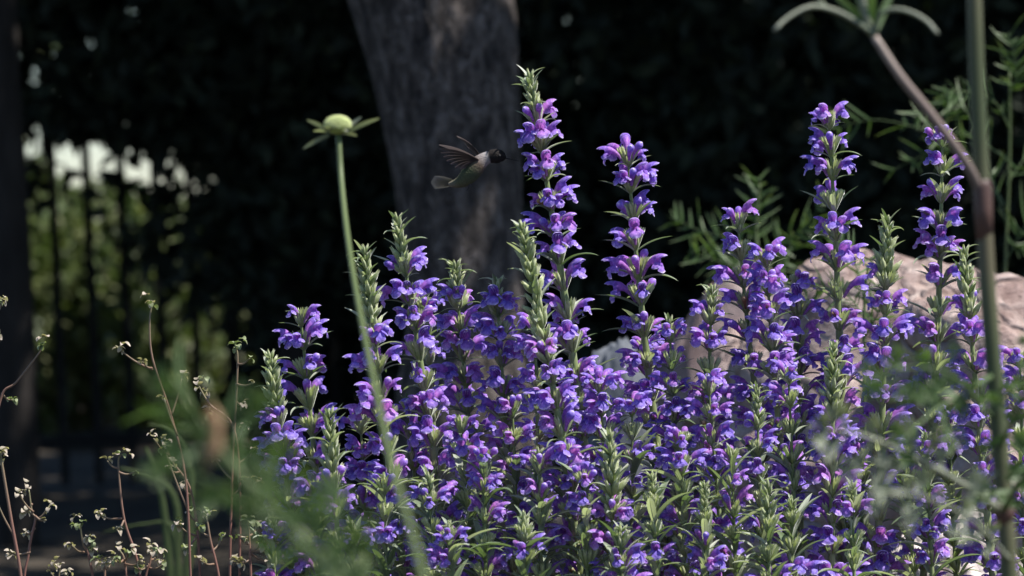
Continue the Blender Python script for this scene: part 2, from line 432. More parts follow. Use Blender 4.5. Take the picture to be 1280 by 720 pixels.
# left evergreen whose boughs hang across the top of the fence
L_h = [(48, 190, 22), (84, 202, 34), (130, 197, 26), (176, 210, 30), (145, 12, 20), (164, 12, 16), (130, 245, 22), (170, 262, 24), (30, 95, 15), (70, 90, 10), (118, 88, 13), (222, 62, 8), (228, 218, 8), (246, 218, 8), (30, 170, 12), (262, 155, 6), (230, 245, 14), (66, 52, 9), (110, 45, 7), (298, 102, 7), (120, 65, 8), (35, 48, 8)]
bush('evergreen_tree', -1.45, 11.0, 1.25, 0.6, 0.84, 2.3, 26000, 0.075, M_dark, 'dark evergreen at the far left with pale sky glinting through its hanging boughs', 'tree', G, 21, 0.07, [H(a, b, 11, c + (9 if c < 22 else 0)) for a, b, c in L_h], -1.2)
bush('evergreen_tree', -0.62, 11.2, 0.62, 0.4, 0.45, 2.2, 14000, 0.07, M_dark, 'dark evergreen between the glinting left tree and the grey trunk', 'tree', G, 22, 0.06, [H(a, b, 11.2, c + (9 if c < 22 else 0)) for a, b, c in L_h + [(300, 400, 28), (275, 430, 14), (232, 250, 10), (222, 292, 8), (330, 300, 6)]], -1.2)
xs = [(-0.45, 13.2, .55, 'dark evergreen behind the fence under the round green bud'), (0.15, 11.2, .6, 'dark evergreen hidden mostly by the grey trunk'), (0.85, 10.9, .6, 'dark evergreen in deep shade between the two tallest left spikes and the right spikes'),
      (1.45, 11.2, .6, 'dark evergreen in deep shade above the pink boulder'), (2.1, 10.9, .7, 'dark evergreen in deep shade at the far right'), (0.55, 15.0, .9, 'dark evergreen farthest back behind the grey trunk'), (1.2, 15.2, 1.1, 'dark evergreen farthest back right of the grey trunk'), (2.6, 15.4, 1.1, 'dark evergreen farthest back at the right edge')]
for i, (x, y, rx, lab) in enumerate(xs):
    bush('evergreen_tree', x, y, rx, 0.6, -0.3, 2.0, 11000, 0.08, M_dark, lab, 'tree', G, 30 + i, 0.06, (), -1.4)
# dark slender trunks near the fence at the left
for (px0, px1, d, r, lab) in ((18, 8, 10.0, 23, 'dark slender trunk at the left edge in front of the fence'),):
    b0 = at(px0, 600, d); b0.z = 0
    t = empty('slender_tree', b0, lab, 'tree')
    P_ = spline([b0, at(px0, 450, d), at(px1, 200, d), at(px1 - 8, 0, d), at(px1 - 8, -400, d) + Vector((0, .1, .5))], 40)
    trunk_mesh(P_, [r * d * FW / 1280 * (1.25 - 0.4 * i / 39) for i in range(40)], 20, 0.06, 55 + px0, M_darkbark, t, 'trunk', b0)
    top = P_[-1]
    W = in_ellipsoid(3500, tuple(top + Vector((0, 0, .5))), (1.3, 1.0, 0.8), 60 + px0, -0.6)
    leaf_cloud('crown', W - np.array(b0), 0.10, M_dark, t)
# sunlit shrubs beyond the fence
G2 = 'sunlit shrubs beyond the fence'
for i, (px, d, w_, zt, n, lab) in enumerate([(40, 15.2, .45, .93, 6500, 'sunlit shrub seen between the pickets at the far left'), (125, 16.4, .42, .97, 8000, 'sunlit shrub seen in the third and fourth gaps of the fence'), (205, 15, .3, .9, 6000, 'sunlit shrub seen left of the dark slender trunk'), (300, 15.5, .4, .9, 5000, 'sunlit yellow-green shrub showing in the small gap right of the slender trunk'), (-60, 16, .6, 1.2, 6500, 'sunlit shrub farthest left beyond the fence')]):
    p = at(px, 400, d)
    bush('garden_shrub', p.x, d, w_, 0.6, 0.0, zt, n, 0.07, M_sunny, lab, 'shrub', G2, 70 + i, 0.02, (), -0.6, 3)
# a taller looser tree line far behind, sky above and through it
for i, (px, d, w_, z0, z1, n) in enumerate([(60, 30, 1.6, 1.75, 3.5, 2600), (470, 31, 1.4, 0.5, 3.6, 3600), (-360, 30, 1.4, .3, 3.4, 3600)]):
    p = at(px, 300, d)
    bush('loose_tree', p.x, d, w_, 1.0, z0, z1, n, 0.16, M_sunny, ['loose green tree far beyond the fence, its crown behind the white glints', 'loose green tree far beyond the round green bud', 'loose green tree far beyond the left edge'][i], 'tree', 'far trees', 80 + i, 0.07, (), -0.5, 1.5)

# ------------------------------------------------------------------ boulders
def boulder(name, c, r, seed, mtl, label, cat='boulder', strata=0.0, rot=0.0, group=None, sub=48):
    V = []; F = []
    nu, nv = sub * 2, sub
    for j in range(nv + 1):
        ph = PI * j / nv
        for i in range(nu):
            th = 2 * PI * i / nu
            V.append((math.sin(ph) * math.cos(th), math.sin(ph) * math.sin(th), math.cos(ph)))
    V = np.array(V)
    V = np.sign(V) * np.abs(V) ** 0.8
    n1 = fbm(V * 1.1, seed); n2 = fbm(V * 3.2, seed + 1); n3 = fbm(V * 10, seed + 2)
    f = 1 + 0.14 * n1 + 0.07 * np.abs(n2) + 0.03 * n3
    if strata: f = f + strata * np.abs(((V[:, 2] * 3.5 + 0.35 * V[:, 0] + 0.2 * n1) % 1) - 0.5)
    V = V * f[:, None] * np.array(r)
    ca, sa = math.cos(rot), math.sin(rot)
    V = np.stack([V[:, 0] * ca - V[:, 2] * sa, V[:, 1], V[:, 0] * sa + V[:, 2] * ca], 1)
    mb = MB(); mb.grid(V.reshape(nv + 1, nu, 3).tolist(), closed=True)
    o = mb.obj(name, mtl, loc=c)
    return tag(o, label, cat, group)
def bould(px, py, d, rx, ry, rz_, seed, mtl, lab, **k):
    """px, py: where the top of the boulder shows"""
    t = at(px, py, d); return boulder('boulder', (t.x, d + ry * 0.3, t.z - rz_), (rx, ry, rz_), seed, mtl, lab, **k)
bould(1130, 344, 5.1, .25, .22, .38, 5, M_rock, 'large sunlit pink boulder behind the tall right-hand spikes', strata=0.10, rot=-0.08)
bould(1275, 365, 4.95, .10, .2, .33, 8, M_rock, 'layered pink boulder at the right edge behind the dark stem', strata=0.12, rot=0.25)
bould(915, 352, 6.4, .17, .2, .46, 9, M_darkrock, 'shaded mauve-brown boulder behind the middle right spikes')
bould(768, 448, 5.4, .06, .08, .3, 12, M_greyrock, 'small blue-grey boulder half hidden in the middle of the flowers')
bould(990, 400, 5.35, .17, .18, .36, 14, M_rock, 'lower pink boulder between the mauve-brown one and the large one')
bould(1215, 648, 4.5, .06, .07, .22, 15, M_palerock, 'pale stone at the bottom right beside the dark stem')
bould(1130, 668, 4.45, .045, .06, .20, 16, M_palerock, 'pale pinkish stone at the bottom right between the stems')
bould(1290, 690, 4.5, .05, .06, .20, 17, M_palerock, 'pale stone cut by the bottom right corner')
for px, py, d, r, s, lab in ((226, 478, 15.5, .085, 41, 'pale pinkish rock seen through the fence'), (268, 480, 15.8, .06, 42, 'pale rock right of the pinkish one seen through the fence')):
    t = at(px, py, d); boulder('rock', (t.x, d, max(t.z, .02) - 0.02), (r, r, r * (2.2 if s < 43 else .5)), s, M_palerock, lab, 'rock', sub=20)

# ------------------------------------------------------------------ flower spike pieces
def flower_mesh(seed):
    r = random.Random(seed); mb = MB()
    mm = 0.001
    j = lambda a: r.uniform(-a, a)
    open_ = r.uniform(0.8, 1.15)
    P = [(3, 4, 1.2), (5.5, 11.0, 1.5), (8.0, 15.2, 2.1), (11.5, 18.0, 3.3), (15.5, 18.9, 4.4)]
    rows = []; A = []; seg = 12
    for i, (x, z, ra) in enumerate(P):
        dx, dz = (P[min(i + 1, 4)][0] - P[max(i - 1, 0)][0], P[min(i + 1, 4)][1] - P[max(i - 1, 0)][1])
        l = math.hypot(dx, dz); tx, tz = dx / l, dz / l
        rows.append([Vector((x - tz * math.sin(a) * ra, math.cos(a) * ra * 0.95, z + tx * math.sin(a) * ra)) * mm for a in [2 * PI * k / seg for k in range(seg)]])
        A.append([i / 4 * 0.5] * seg)
    mb.grid(rows, A, closed=True)
    # hooded upper lip
    U, Vn = 9, 7
    rows = []; A = []
    for vi in range(Vn):
        v = vi / (Vn - 1); row = []; ar = []
        wv = 4.4 * (1 - 0.05 * v - 0.3 * v ** 3)
        cx = 15 + 8.0 * v; cz = 19.1 + 1.2 * math.sin(v * 2.2) + 1.2 * v * open_
        for ui in range(U):
            u = ui / (U - 1) * 2 - 1
            an = u * 1.45
            notch = -1.3 * math.exp(-(u / 0.22) ** 2) * v ** 3
            row.append(Vector((cx + notch - abs(u) * 1.6 * v + j(.25), wv * math.sin(an), cz + wv * (math.cos(an)) * (0.95 - 0.35 * v) + 0.8 * v ** 2 * abs(u))) * mm)
            ar.append(min(1, 0.5 + 0.3 * v + 0.2 * max(abs(u) ** 4, v ** 4)))
        rows.append(row); A.append(ar)
    mb.grid(rows, A)
    # lower lip: broad drooping middle lobe and two side lobes
    def lobe(yaw, off, w0, w1, ln, a0, a1, tw):
        rows = []; A = []
        n, U = 8, 7
        p = Vector((14.8, off, 15.6 + abs(off) * 0.5)); ph = a0
        for vi in range(n):
            v = vi / (n - 1)
            ph = a0 + (a1 - a0) * v
            if vi: p = p + Vector((math.cos(ph) * math.cos(yaw), math.cos(ph) * math.sin(yaw), -math.sin(ph))) * (ln / (n - 1))
            side = Vector((-math.sin(yaw), math.cos(yaw), tw))
            nrm = Vector((math.sin(ph) * math.cos(yaw), math.sin(ph) * math.sin(yaw), math.cos(ph)))
            wd = (w0 + (w1 - w0) * math.sin(min(v * 1.25, 1) * PI / 2)) * math.sqrt(max(0.0, 1 - max(0, (v - 0.62) / 0.40) ** 2.4))
            row = []; ar = []
            for ui in range(U):
                u = ui / (U - 1) * 2 - 1
                ruffle = 1.0 * math.sin(v * 9 + u * 4 + seed) * v * abs(u)
                row.append((p + side * (u * wd) + nrm * (-0.9 * u * u * (1 - .5 * v) + ruffle) + Vector((j(.22), j(.22), j(.22)))) * mm)
                ar.append(min(1, 0.45 + 0.35 * v + 0.22 * max(abs(u) ** 3 * v, v ** 5)))
            rows.append(row); A.append(ar)
        mb.grid(rows, A)
    lobe(j(.15), 0, 2.2, 5.2 + j(.6), 10.5 + j(1), 0.1, 1.55 + j(.25), j(.15))
    for s in (-1, 1):
        lobe(s * (0.85 + j(.2)), s * 2.6, 1.7, 3.4 + j(.4), 7.5 + j(1), 0.15 + j(.2), 1.25 + j(.3), -s * 0.35)
    # pale stamens under the hood
    for s in (-1, 1):
        mb.tube([Vector((9, s * .6, 18)) * mm, Vector((15, s * 1.0, 21)) * mm, Vector((20.5, s * .9, 21.7)) * mm], [.25 * mm, .25 * mm, .5 * mm], 5, a=[1, 1, 1])
    return mb.mesh('flower', M_petal)
FLOWERS = [flower_mesh(s) for s in range(9)]

def bud_flower(seed, nm='flower_bud', mtl=None):
    """closed corolla bud, mauve"""
    mb = MB(); mm = .001; r = random.Random(seed)
    mb.tube(spline([Vector((4, 0, 6)) * mm, Vector((6.5, 0, 13)) * mm, Vector((10, r.uniform(-1, 1), 18)) * mm, Vector((13, 0, 20.5)) * mm], 8), [1.2 * mm, 1.5 * mm, 1.9 * mm, 2.5 * mm, 3.1 * mm, 3.3 * mm, 2.6 * mm, .6 * mm], 9, a=[.1, .2, .3, .35, .45, .5, .75, 1])
    return mb.mesh(nm, mtl or M_petal)
BUDF = [bud_flower(s) for s in range(3)]

WILT = [bud_flower(s, 'wilted_flower', M_dry) for s in range(7, 10)]

def calyx(mb, M4, ln=1.0, fat=1.0, tilt=0.0):
    """ribbed green tube with pointed teeth, origin on the stem, leaning outward along local X"""
    mm = .001; seg = 10
    pts = [(1.0, 0, .6), (2.8, 4.5, 1.3), (4.8, 9, 1.75), (7.0, 13.4, 1.9), (7.7, 14.8, 2.0)]
    if ln < .95: pts = [(1.0, 0, .6), (2.2, 3.0, 1.4), (3.4, 6.2, 1.7), (4.4, 9.2, 1.3), (4.7, 10.5, .7)]
    rows = []; A = []
    for i, (x, z, ra) in enumerate(pts):
        row = []
        for k in range(seg):
            a = 2 * PI * k / seg
            rr = ra * fat * (1.06 if k % 2 else 0.9)
            zz = z + ((2.6 if k % 2 == 0 else -0.6) if i == 4 else 0)
            xx = x + (1.2 if i == 4 and k % 2 == 0 else 0)
            row.append(M4 @ (Vector((xx + math.cos(a) * rr, math.sin(a) * rr, zz - math.cos(a) * rr * .5)) * mm * ln))
        rows.append(row); A.append([(0.15 + 0.7 * i / 4)] * seg)
    mb.grid(rows, A, closed=True)

NCAL = 10
def calyx_ring(seed):
    r = random.Random(seed); mb = MB()
    for k in range(NCAL):
        M4 = Matrix.Rotation(2 * PI * k / NCAL + r.uniform(-.1, .1), 4, 'Z') @ Matrix.Rotation(r.uniform(-.12, .12), 4, 'Y')
        calyx(mb, M4, 1.0 if r.random() < .75 else .9, r.uniform(.85, 1.1))
    return mb.mesh('calyx_ring', M_calyx)
RINGS = [calyx_ring(s) for s in range(5)]

def leaf_mesh(seed, wid=0.075, bend=1.1, mtl=None, name='leaf', up0_=0.45):
    """unit-length narrow leaf: leaves the stem along +X upward, arches over"""
    r = random.Random(seed); mb = MB(); n = 11
    rows = []; A = []; p = Vector((0, 0, 0)); up_a = PI / 2 - up0_
    b = bend * r.uniform(.35, 1.3); sw = r.uniform(-.6, .6)
    for i in range(n):
        v = i / (n - 1); a = up_a - b * v
        if i: p = p + Vector((math.cos(a), sw * v, math.sin(a))) / (n - 1)
        wd = wid * (math.sin(PI * min(1, v * .93 + .07)) ** .7) * (1 - .15 * v)
        nr = Vector((-math.sin(a), 0, math.cos(a)))
        rows.append([p + Vector((0, u * wd, 0)) + nr * (abs(u) * wd * .45) for u in (-1, -.5, 0, .5, 1)])
        A.append([.9, .5, 1.0, .5, .9])
    mb.grid(rows, A)
    # thickness along the midrib
    mb.tube([q[2] - Vector((0, 0, .008)) for q in rows[:-1]], [.012 * (1 - i / 12) for i in range(n - 1)], 5)
    return mb.mesh(name, mtl or M_leaf)
LEAVES = [leaf_mesh(s) for s in range(9)]
BROAD = [leaf_mesh(s + 10, wid=.085, bend=1.3) for s in range(8)]
BRACT = [leaf_mesh(s + 20, wid=.10, bend=.35 + .3 * s, up0_=.4) for s in range(4)]

def frame_at(p, t, az, tilt=0.0, s=1.0, origin=Vector()):
    z = t.normalized(); ref = Vector((0, 1, 0)) if abs(z.y) < .9 else Vector((1, 0, 0))
    x = (ref.cross(z)).normalized(); y = z.cross(x)
    M3 = Matrix((x, y, z)).transposed().to_4x4()
    M4 = Matrix.Translation(p - origin) @ M3 @ Matrix.Rotation(az, 4, 'Z') @ Matrix.Rotation(tilt, 4, 'Y') @ Matrix.Scale(s, 4)
    return M4

SPK_GROUP = 'purple flower spikes in the bed'
def spike(tipx, tipy, d, slope, curve, green, label, seed, full=1.0, foot=760, leafy_low=0.0, size=1.0, gap=41, end=None):
    size *= 1.1; gap *= 0.9
    """tip in photo pixels; slope/curve: how far the stem drifts sideways on its way down; green: px of budded green tip"""
    r = random.Random(seed)
    k = FW * d / 1280
    P = []
    y = tipy
    while y < foot:
        dy = (y - tipy) / 100
        P.append(at(tipx + slope * dy + curve * dy * dy, y, d)); y += 25
    last = P[-1]
    dv = (P[-1] - P[-2]).normalized()
    g = gz(last.x, last.y)
    b = last + dv * ((last.z - g) / max(.3, -dv.z) * .6)
    b.z = g - 0.01
    P.append(last.lerp(b, .5) + dv * .01); P.append(b)
    root = empty('flower_spike', b, label, 'flower spike', SPK_GROUP)
    S = spline(P, 60)
    L_ = [0.0]
    for i in range(1, 60): L_.append(L_[-1] + (S[i] - S[i - 1]).length)
    def pt(s_):
        s_ = max(0, min(L_[-1] - 1e-4, s_))
        i = np.searchsorted(L_, s_) - 1; i = max(0, i)
        f = (s_ - L_[i]) / (L_[i + 1] - L_[i])
        return S[i].lerp(S[i + 1], f), (S[i] - S[i + 1]).normalized()
    mb = MB()
    mb.tube([q - b for q in S], [(.0007 + .0024 * min(1, L_[i] / .22)) * size for i in range(60)], 8)
    mb.obj('stem', M_stem, root)
    # green budded tip
    G_ = green * k
    mb = MB(); s_ = 0.001; ring = 0
    while s_ < G_:
        f = s_ / max(G_, .001)
        p, t = pt(s_ + .007)
        sc_ = (0.55 + 0.45 * min(1, s_ / .04)) * size
        nb = 4 if f < .3 else 6
        for q in range(nb):
            az = 2 * PI * q / nb + ring * .7 + r.uniform(-.2, .2)
            calyx(mb, frame_at(p, t, az, r.uniform(-.15, .35) + .12 * f, sc_ * r.uniform(.85, 1.4), b), .93, 1.12)
        if ring % 2 == 0 or f < .3:
            for q in range(3):
                az = ring * 1.9 + 2.1 * q + r.uniform(-.4, .4)
                inst('bract', r.choice(BRACT), root, frame_at(p, t, az, r.uniform(-.1, .35), (.013 + .011 * min(1, s_ / .04)) * size * r.uniform(.75, 1.35), b))
        s_ += (.0052 + .004 * min(1, s_ / .05)) * size; ring += 1
    if mb.v: mb.obj('bud_tip', M_calyx, root)
    # whorls
    s_ = G_ + .006; wi = 0
    zlow = at(tipx, 750, d).z
    while True:
        p, t = pt(s_)
        if p.z < zlow - .02: break
        age = min(1, .55 + wi * .16)
        a0 = r.uniform(0, 2 * PI); sc_ = size * (.72 + .3 * age) * r.uniform(.93, 1.05)
        low = max(0, min(1, (271 + (.75 - p.z) / k - 540) / 170))
        has = r.random() < full * (1 - leafy_low * low)
        M0 = frame_at(p, t, a0, 0, sc_, b)
        inst('calyx_ring', r.choice(RINGS), root, M0)
        if has:
            ks = [q for q in range(NCAL) if r.random() < (.5 if wi == 0 else .66 - (.19 if leafy_low else .03 * min(wi, 4)))]
            for q in ks:
                az = a0 + 2 * PI * q / NCAL + r.uniform(-.12, .12)
                if wi < 1 and r.random() < .35 or r.random() < .1: me, sz = r.choice(BUDF), sc_
                else: me, sz = r.choice(FLOWERS), sc_ * r.uniform(.72, 1.12)
                M = frame_at(p, t, az, r.uniform(-.22, .28), sz, b)
                if me in FLOWERS and r.random() < .5: M = M @ Matrix.Scale(-1, 4, (0, 1, 0))
                if wi > 2 and r.random() < .025: inst('wilted_flower', r.choice(WILT), root, M @ Matrix.Scale(.75, 4)); continue
                inst('flower' if me in FLOWERS else 'flower_bud', me, root, M)
        for q in range(4):
            if r.random() < .8:
                az = a0 + .3 + PI / 2 * q + r.uniform(-.3, .3)
                ln = (.020 + .011 * min(1, wi / 4)) * r.uniform(.8, 1.3) * size
                inst('leaf', r.choice(LEAVES), root, frame_at(p - t * .002, t, az, r.uniform(-.05, .5), ln, b))
        if leafy_low and low > .25:
            for q in range(3):
                inst('leaf', r.choice(BROAD), root, frame_at(p - t * .012, t, r.uniform(0, 6.28), r.uniform(-.5, .4), r.uniform(.03, .06), b))
        s_ += (gap * k) * (.78 + .22 * age) * r.uniform(.88, 1.12); wi += 1
    # leaves on the bare lower stem
    while s_ < L_[-1] - .02:
        p, t = pt(s_)
        for q in range(2):
            inst('leaf', r.choice(BROAD), root, frame_at(p, t, r.uniform(0, 6.28), r.uniform(0, .4), r.uniform(.035, .055), b))
        s_ += .045
    return root

MAIN = [
 # tipx, tipy, d, slope, curve, green, label, full, extra
 (660, 90, 4.00, 18, -.6, 62, 'tallest purple flower spike, the one the hummingbird feeds at', 1.0, {}),
 (784, 188, 4.05, 8, .6, 12, 'tall purple spike standing alone right of the tallest one', 1.0, {}),
 (1036, 146, 4.05, 6, -.4, 8, 'tall purple spike in front of the left end of the pink boulder', 1.0, dict(gap=40)),
 (1178, 168, 4.10, -1, -.6, 8, 'tall purple spike crossed by the pinkish diagonal branch', 1.0, dict(gap=40)),
 (494, 268, 3.98, 19, -1, 72, 'green-tipped spike with one magenta flower high on its right side', 1.0, {}),
 (454, 308, 3.92, 12, 0, 120, 'long green-tipped spike crossed by the round bud\'s stem', .95, {}),
 (375, 388, 3.98, 10, 0, 12, 'leftmost tall spike with a mauve flower cluster at its very top', 1.0, {}),
 (568, 326, 4.05, 9, 0, 52, 'green-tipped spike right below the hummingbird in front of the trunk', 1.0, {}),
 (620, 346, 4.02, 6, 0, 42, 'short green-tipped spike just left of the thick green one', 1.0, {}),
 (650, 278, 3.86, 22, -1, 170, 'thick bright green unopened spike in front of the tallest one', .9, dict(size=1.1)),
 (336, 440, 3.93, 14, 0, 90, 'leftmost spike of all with a grey-green tip', .9, {}),
 (411, 512, 3.85, 7, 0, 95, 'green-tipped spike standing lower in front of the mauve-topped left one', .9, {}),
 (922, 272, 4.06, 8, 1, 10, 'purple spike with pale buds on top in front of blurred green leaves', 1.0, {}),
 (958, 318, 4.0, 5, 1, 8, 'purple spike just right of the one with pale buds', 1.0, {}),
 (890, 356, 4.0, -4, 1, 42, 'short grey-green tipped spike in front of the mauve-brown boulder', .95, {}),
 (1110, 270, 4.0, -3, 0, 85, 'leafy green-tipped spike between the two tall right spikes', .9, {}),
 (1204, 308, 4.0, 9, 0, 80, 'green-tipped spike close left of the dark foreground stem', .9, {}),
 (762, 540, 3.82, 4, 0, 105, 'low green unopened spike in front at the middle of the bed', .9, {}),
 (1000, 348, 4.06, -3, 1, 10, 'purple spike left of the tall one in front of the pink boulder', 1.0, {}),
 (1042, 428, 3.94, -1, 0, 90, 'green unopened spike low in front of the pink boulder', .9, {}),
]
for i, (x, y, d, s_, c_, g_, lab, full, ex) in enumerate(MAIN):
    spike(x, y, d, s_, c_, g_, lab, 100 + i, full, **{'size': 1.12, **ex})

# the crowd of shorter spikes that fills the bed: x, tip y, depth, green tip
FILL = [(530, 372, 4.12, 14), (668, 395, 3.95, 14), (706, 372, 4.08, 30), (748, 470, 3.9, 14),
        (806, 420, 4.12, 16), (836, 396, 4.0, 24), (885, 470, 3.92, 16), (946, 480, 3.88, 50), (985, 460, 3.95, 12), (1075, 560, 4.05, 12), 
        (1130, 555, 4.0, 16), (1158, 540, 3.95, 30), (1185, 520, 4.08, 12), (1240, 480, 4.05, 14), (1275, 440, 4.1, 12), (360, 560, 4.05, 12), (392, 600, 3.9, 16), (450, 520, 3.95, 14), (480, 590, 3.85, 20), (510, 500, 4.0, 12),
        (535, 590, 3.84, 40), (575, 520, 3.9, 14), (605, 560, 3.84, 16), (640, 500, 3.92, 14), (672, 560, 3.84, 24), (705, 500, 3.9, 12), (730, 590, 3.82, 12), (790, 500, 3.9, 12), (815, 590, 3.82, 40), (850, 540, 3.86, 14),
        (880, 600, 3.82, 50), (915, 560, 3.86, 12), (960, 600, 3.82, 60), (990, 620, 3.84, 30), (1065, 600, 3.86, 40), (655, 640, 3.78, 30), (340, 640, 3.9, 30), (560, 650, 3.78, 24), (775, 655, 3.78, 24), (440, 650, 3.8, 30)]
LM = [(375, 'the mauve-topped one'), (460, "the bud-crossed green tip"), (530, 'the one with a lone magenta flower'), (590, 'the hummingbird'), (660, 'the tallest spike'), (725, 'the dark gap right of the tallest'), (795, 'the lone second-tallest spike'), (860, 'the mauve boulder'), (930, 'the pale-budded one'), (1000, 'the left end of the pink boulder'), (1075, 'the middle of the pink boulder'), (1150, 'the branch-crossed tall spike'), (1260, 'the dark foreground stem')]
cols = {}
for f in FILL:
    k = min(range(len(LM)), key=lambda q: abs(LM[q][0] - f[0])); cols.setdefault(k, []).append(f)
ORD = ['uppermost', 'second highest', 'third highest', 'fourth highest', 'fifth highest', 'sixth highest']
for k, fs in cols.items():
    fs.sort(key=lambda f: f[1])
    for q, (x, y, d, g_) in enumerate(fs):
        lo = 'lowest' if q == len(fs) - 1 and q > 0 else ORD[q]
        kind = 'green-tipped spike' if g_ > 28 else 'purple spike'
        if len(fs) == 1: lab = 'short %s in the crowd under %s' % (kind, LM[k][1])
        else: lab = '%s of the short crowded spikes under %s' % (lo, LM[k][1])
        r = random.Random(int(x * 7 + y))
        spike(x, y, d, r.uniform(0, 10), r.uniform(-1, 1), g_, lab, 500 + int(x), .95, leafy_low=(.85 if x > 980 else .4), gap=40, size=r.uniform(.9, 1.05))

# ------------------------------------------------------------------ hummingbird
BD = 4.0
def bp(px, py, dd=0): return at(px + 8, py, BD + dd)
bird = empty('hummingbird', bp(584, 212), 'small hummingbird with a dark head and white collar hovering, its bill in the tallest spike', 'hummingbird')
bo = bp(584, 212)
px_ = FW * BD / 1280
def skin(name, mb_pts, rads, mtls, seg=24, flatten=1.0):
    pass
BPTS = [(624.5, 197.5, 1.5), (622, 196.8, 5.0), (618, 195.6, 8.0), (613, 195.2, 9.2), (607, 195.4, 8.6), (601, 197, 7.6), (595, 200.5, 8.8), (589, 206, 10.8), (583, 213, 11.6), (577, 220, 10.8), (570, 226, 8.6), (563, 229, 6.0), (557, 230, 4.2), (552, 230.5, 2.0)]
def bird_mat():
    mt, t, N, L = mat('bird_plumage')
    b = N['Principled BSDF']; b.inputs['Roughness'].default_value = .8; b.inputs['Specular IOR Level'].default_value = .1
    at_ = N.new('ShaderNodeAttribute'); at_.attribute_name = 't'
    r = ramp(N, [(0.0, (.010, .009, .008)), (0.34, (.016, .013, .012)), (0.38, (.26, .24, .23)), (0.45, (.22, .19, .18)), (0.52, (.09, .065, .05)), (0.64, (.045, .055, .03)), (0.82, (.07, .07, .04)), (1.0, (.16, .14, .11))])  # collar and body tones lowered to carry the shade over the bird
    L.new(at_.outputs['Fac'], r.inputs[0])
    tc = N.new('ShaderNodeTexCoord'); nz = N.new('ShaderNodeTexVoronoi'); nz.inputs['Scale'].default_value = 600
    L.new(tc.outputs['Object'], nz.inputs['Vector'])
    mx = N.new('ShaderNodeMix'); mx.data_type = 'RGBA'; mx.blend_type = 'MULTIPLY'; mx.inputs[0].default_value = .5
    rr = ramp(N, [(0, (.6,) * 3), (1, (1.3,) * 3)]); L.new(nz.outputs['Distance'], rr.inputs[0])
    L.new(r.outputs[0], mx.inputs[6]); L.new(rr.outputs[0], mx.inputs[7]); L.new(mx.outputs[2], b.inputs['Base Color'])
    bpn = N.new('ShaderNodeBump'); bpn.inputs['Strength'].default_value = .6; bpn.inputs['Distance'].default_value = .0006
    L.new(nz.outputs['Distance'], bpn.inputs['Height']); L.new(bpn.outputs[0], b.inputs['Normal'])
    return mt
M_bird = bird_mat()
def feather_mat(name, c0, c1):
    mt, t, N, L = mat(name)
    b = N['Principled BSDF']; b.inputs['Roughness'].default_value = .5
    tc = N.new('ShaderNodeAttribute'); tc.attribute_name = 't'
    r = ramp(N, [(0, c0), (1, c1)]); L.new(tc.outputs['Fac'], r.inputs[0]); L.new(r.outputs[0], b.inputs['Base Color'])
    tr = N.new('ShaderNodeBsdfTranslucent'); L.new(r.outputs[0], tr.inputs[0])
    ms = N.new('ShaderNodeMixShader'); ms.inputs[0].default_value = .45
    L.new(b.outputs[0], ms.inputs[1]); L.new(tr.outputs[0], ms.inputs[2]); L.new(ms.outputs[0], N['Material Output'].inputs[0])
    return mt
M_wing = feather_mat('wing_feather', (.085, .066, .062), (.11, .09, .088))
M_tail = feather_mat('tail_feather', (.06, .06, .04), (.22, .20, .17))
M_black = rough_mat('bill_black', [(0, (.01, .01, .01)), (1, (.02, .02, .02))], 10, 2, .35, 0)
mb = MB()
S = spline([bp(a, b) - bo for a, b, _ in BPTS], 40)
rad = [np.interp(i / 39 * (len(BPTS) - 1), range(len(BPTS)), [c for _, _, c in BPTS]) * px_ for i in range(40)]
mb.tube(S, rad, 24)
# split colours: back greener/darker than the pale throat side is carried by t along the body
body = mb.obj('body', M_bird, bird)
mb = MB()
mb.tube(spline([bp(622, 197.2) - bo, bp(630, 199) - bo, bp(641, 201.5) - bo], 8), [1.3 * px_, 1.1 * px_, .9 * px_, .8 * px_, .7 * px_, .6 * px_, .5 * px_, .25 * px_], 8)
mb.obj('bill', M_black, bird)
for s in (-1, 1):
    mb = MB(); c = bp(616.5, 194.6, s * 8.3 * px_) - bo
    mb.tube([c + Vector((0, -1.4 * px_, 0)), c + Vector((0, -.9 * px_, 0)), c, c + Vector((0, .9 * px_, 0)), c + Vector((0, 1.4 * px_, 0))], [.2 * px_, 1.1 * px_, 1.5 * px_, 1.1 * px_, .2 * px_], 10)
    mb.obj('eye', M_black, body)
def blade(mb, p0, p1, wd, nrm, n=6):
    p0, p1 = Vector(p0), Vector(p1); ax = (p1 - p0).normalized(); sd = ax.cross(Vector(nrm)).normalized(); nn = sd.cross(ax)
    rows = []; A = []
    for i in range(n):
        v = i / (n - 1); ww = wd * math.sin(PI * (v * .8 + .17)) ** .6
        c = p0.lerp(p1, v) + nn * (p1 - p0).length * .06 * math.sin(PI * v)
        rows.append([c - sd * ww, c + nn * ww * .15, c + sd * ww]); A.append([v] * 3)
    mb.grid(rows, A)
# tail: five pairs of feathers held as one fan
mb = MB()
for k in range(8):
    u = (k - 3.5) / 3.5
    blade(mb, bp(560, 228.5 + u * 1.5, .001 * k * .3) - bo, bp(530 + abs(u) * 5, 228 + u * 7.5, u * .006 + .0003 * k) - bo, 2.6 * px_, (0, 1, .3))
mb.obj('tail', M_tail, bird)
